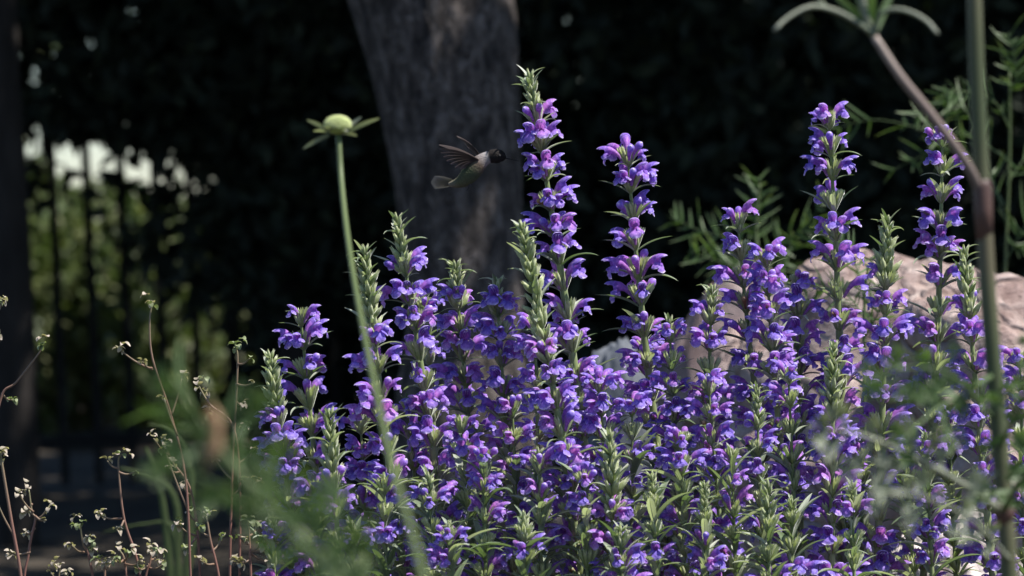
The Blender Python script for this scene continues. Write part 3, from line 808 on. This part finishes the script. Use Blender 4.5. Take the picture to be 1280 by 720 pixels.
# wings: near one raised and swept back towards us, far one lifted behind
def wing(sh, tips, name):
    mb = MB()
    for k, (a, b, dd, wd) in enumerate(tips):
        blade(mb, bp(sh[0] + k * -.5, sh[1] + k * .4, sh[2] + k * .0002) - bo, bp(a, b, dd) - bo, wd * 1.5 * px_, (0.3, .6, .6), 8)
    return mb.obj(name, M_wing, bird)
wing((590, 201, -.007), [(541, 181, -.018, 2.6), (541, 186, -.017, 2.8), (543, 191, -.016, 2.9), (546, 196, -.015, 3.0), (550, 201, -.014, 3.0), (555, 205, -.013, 3.0), (561, 209, -.012, 3.0), (567, 211, -.011, 3.0)], 'wing')
wing((594, 198, .006), [(563, 170, .03, 2.4), (566, 172, .03, 2.6), (570, 176, .028, 2.8), (574, 181, .026, 2.8), (579, 186, .022, 2.8)], 'wing')
for s in (-1, 1):
    mb = MB(); mb.tube([bp(579, 229, s * .003) - bo, bp(577.5, 236, s * .003) - bo, bp(574.5, 238.5, s * .003) - bo], [.6 * px_, .45 * px_, .3 * px_], 6)
    mb.obj('foot', M_black, bird)

# ------------------------------------------------------------------ round bud on its long stem, nearer than the spikes
NB = 3.2
pxn = FW * NB / 1280
b = at(590, 1600, 1.9); b.z = gz(b.x, b.y)
bud = empty('scabious_bud', b, 'round yellow-green flower bud on a tall bare stem left of the trunk', 'flower bud')
SP = [at(423, 170, NB), at(427, 230, NB - .02), at(435, 300, NB - .1), at(448, 380, NB - .28), at(466, 470, NB - .55), at(490, 580, NB - .85), at(516, 670, NB - 1.08), at(536, 750, NB - 1.15), at(552, 840, NB - 1.2), at(566, 960, NB - 1.23), at(575, 1150, NB - 1.27), b]
S = spline(SP, 60); mb = MB()
mb.tube([p - b for p in S], [(3.5 - .6 * i / 59) * pxn for i in range(60)], 10, a=[.5] * 60); mb.obj('stem', M_budstem, bud)
mb = MB(); hc = at(422, 157, NB) - b
r = random.Random(5)
for k in range(150):   # packed florets of the dome
    z = 1 - 1.25 * (k + .5) / 150; th = k * 2.39996; q = math.sqrt(max(0, 1 - z * z))
    n = Vector((q * math.cos(th), q * math.sin(th), z * .75))
    c = hc + n * 15 * pxn
    mb.tube([c - n * 4 * pxn, c + n * 1.0 * pxn, c + n * 2.6 * pxn, c + n * 3.1 * pxn], [1.2 * pxn, 1.9 * pxn, 1.4 * pxn, .3 * pxn], 6, a=[0, .5, .8, 1])
rows = []
for i in range(9):
    ph = PI * i / 8; rows.append([hc + Vector((math.sin(ph) * math.cos(t_), math.sin(ph) * math.sin(t_), math.cos(ph) * .8)) * 14.5 * pxn for t_ in [2 * PI * k / 14 for k in range(14)]])
mb.grid(rows, [[.3] * 14] * 9, closed=True)
bh = mb.obj('bud_head', M_yellowgreen, bud)
for (dx, dy, dd, ln) in ((-38, -10, -.005, 1), (-43, 26, .004, 1), (30, -14, .01, 1), (52, -12, -.008, 1), (-18, -2, -.03, 1), (12, 4, -.03, 1), (24, 10, .02, 1), (-30, 4, .02, 1)):
    mb = MB(); c0 = at(422 + dx * .25, 166 + dy * .1, NB) - b; c1 = at(422 + dx, 160 + dy, NB + dd) - b
    blade(mb, c0, c1, 3.2 * pxn, (0, .8, .6), 8); mb.obj('bract', M_greyleaf, bh)

# ------------------------------------------------------------------ feathery leaves
def feather_leaf(parent, P, origin, pairs, ln, wd, mtl, seed, name='leaf', stem_r=.0008, curl=.3, sub=True):
    """rachis through P with pairs of narrow lobes, some forked"""
    r = random.Random(seed); S = spline(P, 24); mb = MB()
    mb.tube([p - origin for p in S], [stem_r * (1 - .7 * i / 23) for i in range(24)], 6, a=[.7] * 24)
    for k in range(pairs):
        u = min(.98, max(.1, .18 + .8 * k / max(1, pairs - 1) + r.uniform(-.05, .05))); i = min(22, int(u * 23)); t = (S[i + 1] - S[i]).normalized()
        for s in (-1, 1):
            ref = Vector((r.uniform(-.4, .4), -1, r.uniform(-.3, .3))); sd = t.cross(ref).normalized() * s
            L_ = ln * (1 - .45 * abs(u - .45) * 1.6) * r.uniform(.35, 1.3)
            dr = (t * r.uniform(.3, 1.5) + sd + Vector((r.uniform(-.3, .3), r.uniform(-.8, .8), r.uniform(-.3, .3)))).normalized()
            p0 = S[i] - origin; q = p0 + dr * L_
            blade(mb, p0, q, wd * r.uniform(.6, 1.2), (r.uniform(-1, 1), 1, r.uniform(-1, 1)), 6)
            if sub:
                for w_ in (.45, .7):
                    for s2 in (-1, 1):
                        pp = p0.lerp(q, w_); d2 = (dr + dr.cross(Vector((0, 1, 0))).normalized() * s2 * .8).normalized()
                        blade(mb, pp, pp + d2 * L_ * .38, wd * .75, (0, 1, .2), 4)
    return mb.obj(name, mtl, parent)

# right foreground: tall dark stem with a pinkish side branch
RD = 2.75
pr = FW * RD / 1280
b = at(1285, 1300, RD); b.z = gz(b.x, b.y)
rs = empty('tall_stemmed_plant', b, 'tall out-of-focus plant with a dark stem down the right edge and a pinkish diagonal branch', 'plant')
SP = [at(1217, -60, RD), at(1218, 0, RD), at(1222, 120, RD), at(1228, 240, RD), at(1236, 380, RD), at(1247, 520, RD), at(1256, 640, RD), at(1262, 740, RD), at(1272, 1000, RD), b]
S = spline(SP, 70); mb = MB()
mb.tube([p - b for p in S], [(9.0 + 3.5 * i / 69) * pr for i in range(70)], 12, a=[.4 + .3 * math.sin(i * .3) for i in range(70)]); mb.obj('stem', M_tall_stem, rs)
mb = MB(); mb.tube([at(1227, 222, RD) - b, at(1228, 234, RD) - b, at(1229, 262, RD) - b, at(1231, 300, RD) - b], [9.5 * pr, 12.0 * pr, 11.5 * pr, 10.2 * pr], 12); mb.obj('stem_node', M_red_node, rs)
mb = MB(); mb.tube([at(1254, 622, RD) - b, at(1255, 640, RD) - b, at(1256, 655, RD) - b], [11 * pr, 14 * pr, 11.3 * pr], 12); mb.obj('stem_node', M_red_node, rs)
mb = MB(); S = spline([at(1228, 243, RD), at(1205, 200, RD - .01), at(1165, 145, RD - .02), at(1125, 95, RD - .03), at(1093, 46, RD - .03)], 20)
mb.tube([p - b for p in S], [(6.6 - 1.8 * i / 19) * pr for i in range(20)], 10)
mb.obj('branch', M_pink_stem, rs)
mb = MB()
for P_, r0 in (([(1093, 46), (1080, 34), (1050, 16), (1015, 8), (985, 22), (968, 38)], 3.6), ([(1094, 44), (1098, 22), (1112, 12), (1135, 14), (1158, 26), (1172, 42)], 3.2), ([(1090, 42), (1080, 15), (1075, -20), (1070, -60)], 6), ([(1030, 10), (1020, -6), (1010, -20)], 4)):
    S = spline([at(a, c, RD - .03 - .005 * i) for i, (a, c) in enumerate(P_)], 16)
    mb.tube([p - b for p in S], [r0 * pr * (1 - .35 * i / 15) for i in range(16)], 8)
mb.obj('leaf_stalk', M_greyleaf, rs)
for i, (a, c, e, f, dd) in enumerate([(1092, 44, 1066, -20, 0), (1090, 40, 1090, -30, -.02), (1094, 40, 1120, -20, .01), (1088, 36, 1040, -10, -.01)]):
    mb = MB(); blade(mb, at(a, c, RD - .03) - b, at(e, f, RD - .03 + dd) - b, 5 * pr, (0, 1, .2), 8); mb.obj('leaf', M_feather, rs)
# feathery leaves of this plant
feather_leaf(rs, [at(1253, 640, RD), at(1210, 610, RD - .05), at(1150, 575, RD - .12), at(1080, 545, RD - .2), at(1010, 532, RD - .25)], b, 9, .034, .0024, M_greyleaf, 3, stem_r=.0028)
feather_leaf(rs, [at(1254, 640, RD), at(1275, 600, RD - .05), at(1300, 560, RD - .1)], b, 6, .03, .003, M_feather, 4, stem_r=.0026)
feather_leaf(rs, [at(1240, 470, RD), at(1205, 490, RD - .1), at(1160, 520, RD - .15), at(1120, 560, RD - .2)], b, 8, .03, .0022, M_feather, 5, stem_r=.0020)

feather_leaf(rs, [at(1262, 700, RD), at(1215, 650, RD - .2), at(1150, 620, RD - .35), at(1085, 615, RD - .45)], b, 9, .026, .0018, M_greyleaf, 6, stem_r=.0016)
feather_leaf(rs, [at(1240, 520, RD), at(1190, 470, RD - .2), at(1130, 460, RD - .3), at(1075, 480, RD - .4)], b, 9, .026, .0016, M_feather, 7, stem_r=.0014)
feather_leaf(rs, [at(1250, 560, RD), at(1275, 500, RD - .1), at(1290, 430, RD - .2)], b, 7, .024, .0018, M_feather, 8, stem_r=.0016)

def fern_plant(name, d, stemP, leaves, label, seed, cat='plant', mtl=None, ln=.03, wd=.0022, group=None, extra=False):
    b = at(*stemP[-1], d); b = Vector((b.x, b.y, gz(b.x, b.y)))
    o = empty(name, b, label, cat, group)
    P = [at(a, c, d) for a, c in stemP] + [b]
    S = spline(P, 40); mb = MB(); mb.tube([p - b for p in S], [.0015 + .0015 * i / 39 for i in range(40)], 8); mb.obj('stem', M_budstem, o)
    for i, L_ in enumerate(leaves):
        feather_leaf(o, [at(a, c, d + (-.02 if i % 2 else .02) * k) for k, (a, c) in enumerate(L_)], b, 13, ln, wd, mtl or M_feather, seed + i, stem_r=.0012, sub=extra)
    return o
GF = 'feathery-leaved plants round the spikes'
fern_plant('feathery_plant', 6.0, [(1262, 90), (1262, 200), (1255, 400), (1250, 760)], [[(1262, 200), (1210, 170), (1150, 160), (1085, 150), (1010, 175)], [(1262, 160), (1240, 125), (1190, 115), (1140, 150)], [(1258, 260), (1220, 200), (1170, 190), (1110, 215)], [(1262, 120), (1270, 90), (1262, 40)], [(1258, 230), (1290, 190), (1330, 180)], [(1258, 300), (1300, 320), (1340, 330)], [(1258, 280), (1215, 150), (1175, 120)], [(1255, 330), (1290, 270), (1320, 250)]],
           'feathery green plant behind the dark stem, sprays reaching left behind the right spikes', 200, ln=.052, wd=.0016, group=GF)
fern_plant('feathery_plant', 6.0, [(950, 230), (945, 300), (950, 400), (960, 760)], [[(948, 320), (920, 300), (880, 290), (835, 270)], [(950, 330), (980, 300), (1010, 290), (1050, 300)], [(948, 310), (945, 270), (950, 220)], [(950, 340), (910, 330), (860, 315)], [(950, 345), (990, 340), (1020, 370)], [(950, 360), (985, 320), (1030, 250)]],
           'blurred green feathery plant behind the spike with pale buds', 220, ln=.05, wd=.0018, group=GF)
fern_plant('feathery_plant', 4.8, [(1085, 330), (1080, 420), (1085, 760)], [[(1082, 400), (1060, 370), (1025, 360), (990, 375)], [(1082, 420), (1100, 380), (1090, 320)], [(1082, 380), (1065, 320), (1030, 280)]], 'small feathery plant in front of the pink boulder', 240, ln=.034, wd=.0017, group=GF)
# left foreground: strongly blurred green sprays and a dried brown leaf
LD = 2.05
pl = FW * LD / 1280
b = at(470, 900, LD); b.z = gz(b.x, b.y)
lf = empty('foreground_plant', b, 'blurred green leafy plant slanting across the lower left with a dried brown leaf', 'plant')
S = spline([at(215, 470, LD), at(262, 545, LD), at(330, 625, LD), at(400, 690, LD), at(440, 740, LD), at(460, 820, LD), b], 50); mb = MB()
mb.tube([p - b for p in S], [(3 + 7 * i / 49) * pl for i in range(50)], 8); mb.obj('stem', M_budstem, lf)
for i, (P_, w_) in enumerate([([(230, 500), (205, 480), (190, 455)], 12), ([(250, 530), (225, 470), (225, 420)], 11), ([(262, 545), (215, 530), (170, 500)], 12), ([(290, 580), (240, 575), (200, 560)], 11), ([(300, 590), (300, 540), (330, 510)], 11), ([(330, 620), (345, 570), (350, 530)], 13), ([(360, 650), (300, 640), (260, 610)], 11), ([(400, 690), (350, 690), (300, 660)], 13), ([(420, 710), (380, 730), (330, 740)], 13), ([(262, 545), (290, 500), (300, 470)], 9), ([(240, 515), (200, 510), (150, 530)], 8), ([(370, 660), (330, 600), (290, 560)], 14), ([(445, 750), (420, 690), (370, 640)], 16)]):
    mb = MB(); q = spline([at(a, c, LD + .03 * math.sin(i * 2.1) * k) - b for k, (a, c) in enumerate(P_)], 9)
    rows = []
    for k in range(9):
        t = (q[min(8, k + 1)] - q[max(0, k - 1)]).normalized(); sd = t.cross(Vector((0, 1, .3))).normalized(); ww = w_ * pl * .34 * math.sin(PI * (k / 8 * .85 + .13)) ** .7
        rows.append([q[k] - sd * ww, q[k] + Vector((0, -ww * .3, 0)), q[k] + sd * ww])
    mb.grid(rows, [[.5] * 3] * 9); mb.obj('leaf', M_feather, lf)
for i, (P_, m_) in enumerate([([(440, 760), (380, 680), (300, 600), (235, 530), (185, 470)], M_feather), ([(430, 730), (340, 660), (260, 600), (180, 575)], M_feather), ([(400, 700), (370, 620), (330, 560), (300, 500)], M_feather), ([(460, 800), (450, 720), (420, 660), (400, 610)], M_feather)]):
    feather_leaf(lf, [at(a, c, LD - .15 + .05 * math.sin(i + k)) for k, (a, c) in enumerate(P_)], b, 10, .020, .0014, m_, 400 + i, stem_r=.0012)
mb = MB(); rows = []
for k in range(9):
    v = k / 8; c = at(262 + 7 * math.sin(v * 4), 508 + 80 * v, LD - .22) - b; ww = 9 * pl * math.sin(PI * (v * .9 + .07)) ** .6 * (1 + .35 * math.sin(v * 11))
    rows.append([c + Vector((-ww, .003, 0)), c + Vector((-ww * .4, -.002, 0)), c + Vector((ww * .5, -.003, 0)), c + Vector((ww, .004, 0))])
mb.grid(rows, [[.2, .6, .7, .9]] * 9); mb.obj('dried_leaf', M_dry, lf)

# ------------------------------------------------------------------ thin reddish herbs with small pale heads, lower left
def herb_head(seed, leafy_=False):
    r = random.Random(seed); mb = MB()
    for k in range(r.choice((3, 4, 5))):
        a = r.uniform(0, 6.28); el = r.uniform(-.4, 1.2)
        dr = Vector((math.cos(a) * math.cos(el), math.sin(a) * math.cos(el), math.sin(el)))
        c = dr * .003
        # small curled cup-shaped bract
        L_ = r.uniform(.006, .010); wd = L_ * r.uniform(.32, .5)
        sd = dr.cross(Vector((0, 0, 1))).normalized(); nn = sd.cross(dr); rows = []
        p = c.copy()
        for i in range(6):
            v = i / 5; an = -1.6 * v * r.uniform(.8, 1.1)
            if i: p = p + (dr * math.cos(an) + nn * math.sin(an)) * L_ / 5
            ww = wd * math.sin(PI * (v * .8 + .15)) ** .7
            rows.append([p - sd * ww + nn * ww * .5, p, p + sd * ww + nn * ww * .5])
        mb.grid(rows, [[.1 + .8 * i / 5 + .2 * r.random()] * 3 for i in range(6)])
    return mb.mesh('seed_head', M_herb_leaf if leafy_ else M_herb_head)
HEADS = [herb_head(s) for s in range(8)]; HLEAF = [herb_head(s + 50, True) for s in range(3)]
def herb(label, d, stem, branches=(), green=0.2, r0=1.3, seed=0):
    """stem: px points from tip down; branches: (index point on stem px), end px"""
    r = random.Random(seed); k = FW * d / 1280
    b = at(*stem[-1], d); b = Vector((b.x, b.y, gz(b.x, b.y)))
    o = empty('wispy_herb', b, label, 'herb', 'wispy herbs at the lower left')
    S = spline([at(a, c, d) for a, c in stem] + [b], 40)
    mb = MB(); mb.tube([p - b for p in S], [(r0 * .75 + .7 * min(1, i / 20)) * k for i in range(40)], 7, a=[(.25 + .6 * min(1, i / 18)) for i in range(40)]); mb.obj('stem', M_herb_stem, o)
    def head(p, n=2, spread=5, par=None):
        for q in range(n):
            off = Vector((r.uniform(-1, 1), r.uniform(-1, 1), r.uniform(-1, 1))) * spread * k * (0 if q == 0 else 1)
            me = r.choice(HLEAF if r.random() < green else HEADS)
            M4 = Matrix.Translation(p + off - b) @ Matrix.Rotation(r.uniform(0, 6.28), 4, 'Z') @ Matrix.Rotation(r.uniform(-.6, .6), 4, 'X') @ Matrix.Scale(r.uniform(.55, 1.0), 4)
            inst('seed_head' if me in HEADS else 'leaflet', me, par or o, M4)
    head(at(*stem[0], d), 3, 9)
    for (s, e, *n) in branches:
        dd = d + r.uniform(-.02, .02)
        a, c = at(*s, d), at(*e, dd); mid = a.lerp(c, .5) + Vector((0, 0, -3 * k))
        mb = MB(); mb.tube([p - b for p in spline([a, mid, c], 8)], [1.5 * k, 1.4 * k, 1.3 * k, 1.2 * k, 1.1 * k, 1.0 * k, .9 * k, .8 * k], 6, a=[.7 - .05 * i for i in range(8)]); br = mb.obj('branch', M_herb_stem, o)
        head(c, n[0] if n else 2, 5, br)
    return o
herb('tall herb with a three-part pale head before the fence gaps', 3.9, [(190, 378), (187, 405), (191, 450), (214, 520), (232, 600), (238, 720), (240, 780)], [((191, 462), (148, 436)), ((190, 460), (178, 452), 1), ((222, 545), (205, 498), 1), ((214, 520), (228, 470), 1), ((236, 640), (205, 560), 2)], seed=1)
herb('herb bending right with a drooping pale head at the left edge', 3.95, [(54, 432), (46, 445), (20, 478), (2, 495), (-6, 560), (-8, 780)], [((2, 492), (16, 500))], seed=2)
herb('herb whose single head peeps in at the left edge', 3.95, [(3, 376), (-8, 420), (-12, 560), (-15, 780)], [((-10, 480), (0, 418), 1)], seed=3)
herb('slender herb with a cupped white head and a side twig to the left', 3.92, [(151, 568), (148, 582), (155, 648), (172, 704), (180, 780)], [((153, 648), (122, 643)), ((148, 590), (168, 590), 1), ((148, 585), (134, 576), 1), ((155, 650), (146, 662), 1)], seed=4)
herb('herb with a dense clustered head low at the left', 3.9, [(36, 612), (40, 640), (44, 650), (36, 690), (30, 780)], [((44, 650), (62, 632)), ((44, 645), (58, 650), 1), ((38, 690), (12, 690), 2), ((44, 660), (30, 668), 2), ((42, 640), (24, 618), 2), ((40, 630), (30, 640), 2)], seed=5)
herb('red-stemmed herb rising out of the left edge', 3.85, [(0, 565), (4, 590), (14, 650), (26, 720), (30, 780)], [((18, 670), (-5, 625), 1)], r0=2, seed=6, green=0)
herb('herb with nodding seed heads at the bottom right of the left cluster', 3.92, [(100, 655), (104, 680), (112, 700), (120, 780)], [((106, 690), (90, 682), 2), ((110, 696), (118, 688), 2), ((104, 676), (112, 672), 2)], seed=7, green=.3)
herb('low herb at the bottom edge with a forked white head', 3.9, [(130, 704), (131, 716), (132, 780)], [((131, 712), (122, 700), 1), ((131, 712), (139, 702), 1)], seed=8)
herb('herb with pale leafy heads beside the slender one', 3.9, [(150, 688), (156, 705), (162, 780)], [((154, 700), (146, 700), 2), ((156, 705), (178, 702), 2), ((156, 700), (160, 690), 2)], seed=9, green=.5)
herb('herb with three heads at the bottom edge left of the red stems', 3.9, [(190, 684), (188, 700), (180, 780)], [((188, 700), (198, 690), 2), ((186, 705), (172, 712), 2), ((186, 710), (205, 705), 2)], seed=10, green=.4)
herb('herb standing before the brown dried leaf with white heads', 3.95, [(206, 552), (214, 575), (238, 612), (248, 680), (252, 780)], [((212, 570), (192, 548), 2), ((224, 590), (212, 585), 2), ((240, 620), (228, 606), 2), ((244, 650), (236, 640), 2), ((246, 670), (222, 655), 3), ((246, 670), (232, 684), 2)], seed=11, green=.3)
herb('upright herb with a small pale head left of the leftmost spike', 3.97, [(294, 432), (297, 450), (294, 520), (290, 600), (288, 780)], [((297, 455), (312, 448), 1), ((295, 480), (318, 478), 1), ((294, 500), (306, 507), 2), ((293, 530), (262, 512), 2), ((292, 560), (306, 530), 2), ((291, 600), (268, 572), 2), ((290, 620), (305, 600), 2)], seed=12, green=.45)
herb('reddish herb crossing behind the dried leaf', 3.97, [(246, 478), (262, 505), (292, 535), (300, 620), (300, 780)], [((262, 505), (258, 490), 1), ((296, 580), (318, 560), 2), ((300, 640), (322, 600), 2)], seed=13, green=.2)
herb('herb with a leafy head in front of the bottom of the leftmost spikes', 3.86, [(258, 645), (262, 670), (280, 780)], [((262, 670), (250, 660), 2), ((264, 690), (280, 668), 3), ((268, 705), (250, 700), 2)], seed=14, green=.4)
herb('herb at the bottom edge with crowded pale heads under the leftmost spike', 3.88, [(310, 650), (312, 680), (316, 780)], [((312, 680), (300, 672), 2), ((312, 690), (326, 680), 2), ((313, 700), (295, 700), 3), ((312, 690), (335, 702), 2), ((312, 670), (322, 655), 2)], seed=15, green=.4)
herb('thin herb cut off by the bottom edge at the far left', 3.9, [(75, 708), (72, 740), (70, 780)], [((73, 725), (84, 716), 2), ((73, 725), (64, 716), 1)], seed=16)
# blurred pale grass blades on the shaded ground behind the herbs
b = at(230, 760, 6.2); b.z = gz(b.x, b.y)
gt = empty('grass_tuft', b, 'blurred grey-green arching grass tuft in the shade behind the herbs', 'grass tuft')
for P_ in ([(215, 740), (205, 640), (195, 590), (182, 560)], [(220, 740), (222, 640), (200, 600), (150, 585)], [(230, 740), (250, 650), (290, 620), (330, 640)], [(225, 740), (215, 660), (180, 655), (130, 665)], [(230, 740), (240, 600), (215, 540), (185, 530)]):
    mb = MB(); q = spline([at(a, c, 6.2) - b for a, c in P_], 12); rows = []
    for k in range(12):
        ww = .006 * (1 - k / 13) ** .5; rows.append([q[k] + Vector((-ww, 0, -ww * .5)), q[k] + Vector((0, -.002, 0)), q[k] + Vector((ww, 0, ww * .5))])
    mb.grid(rows, [[.5] * 3] * 12); mb.obj('blade', M_sunny, gt)
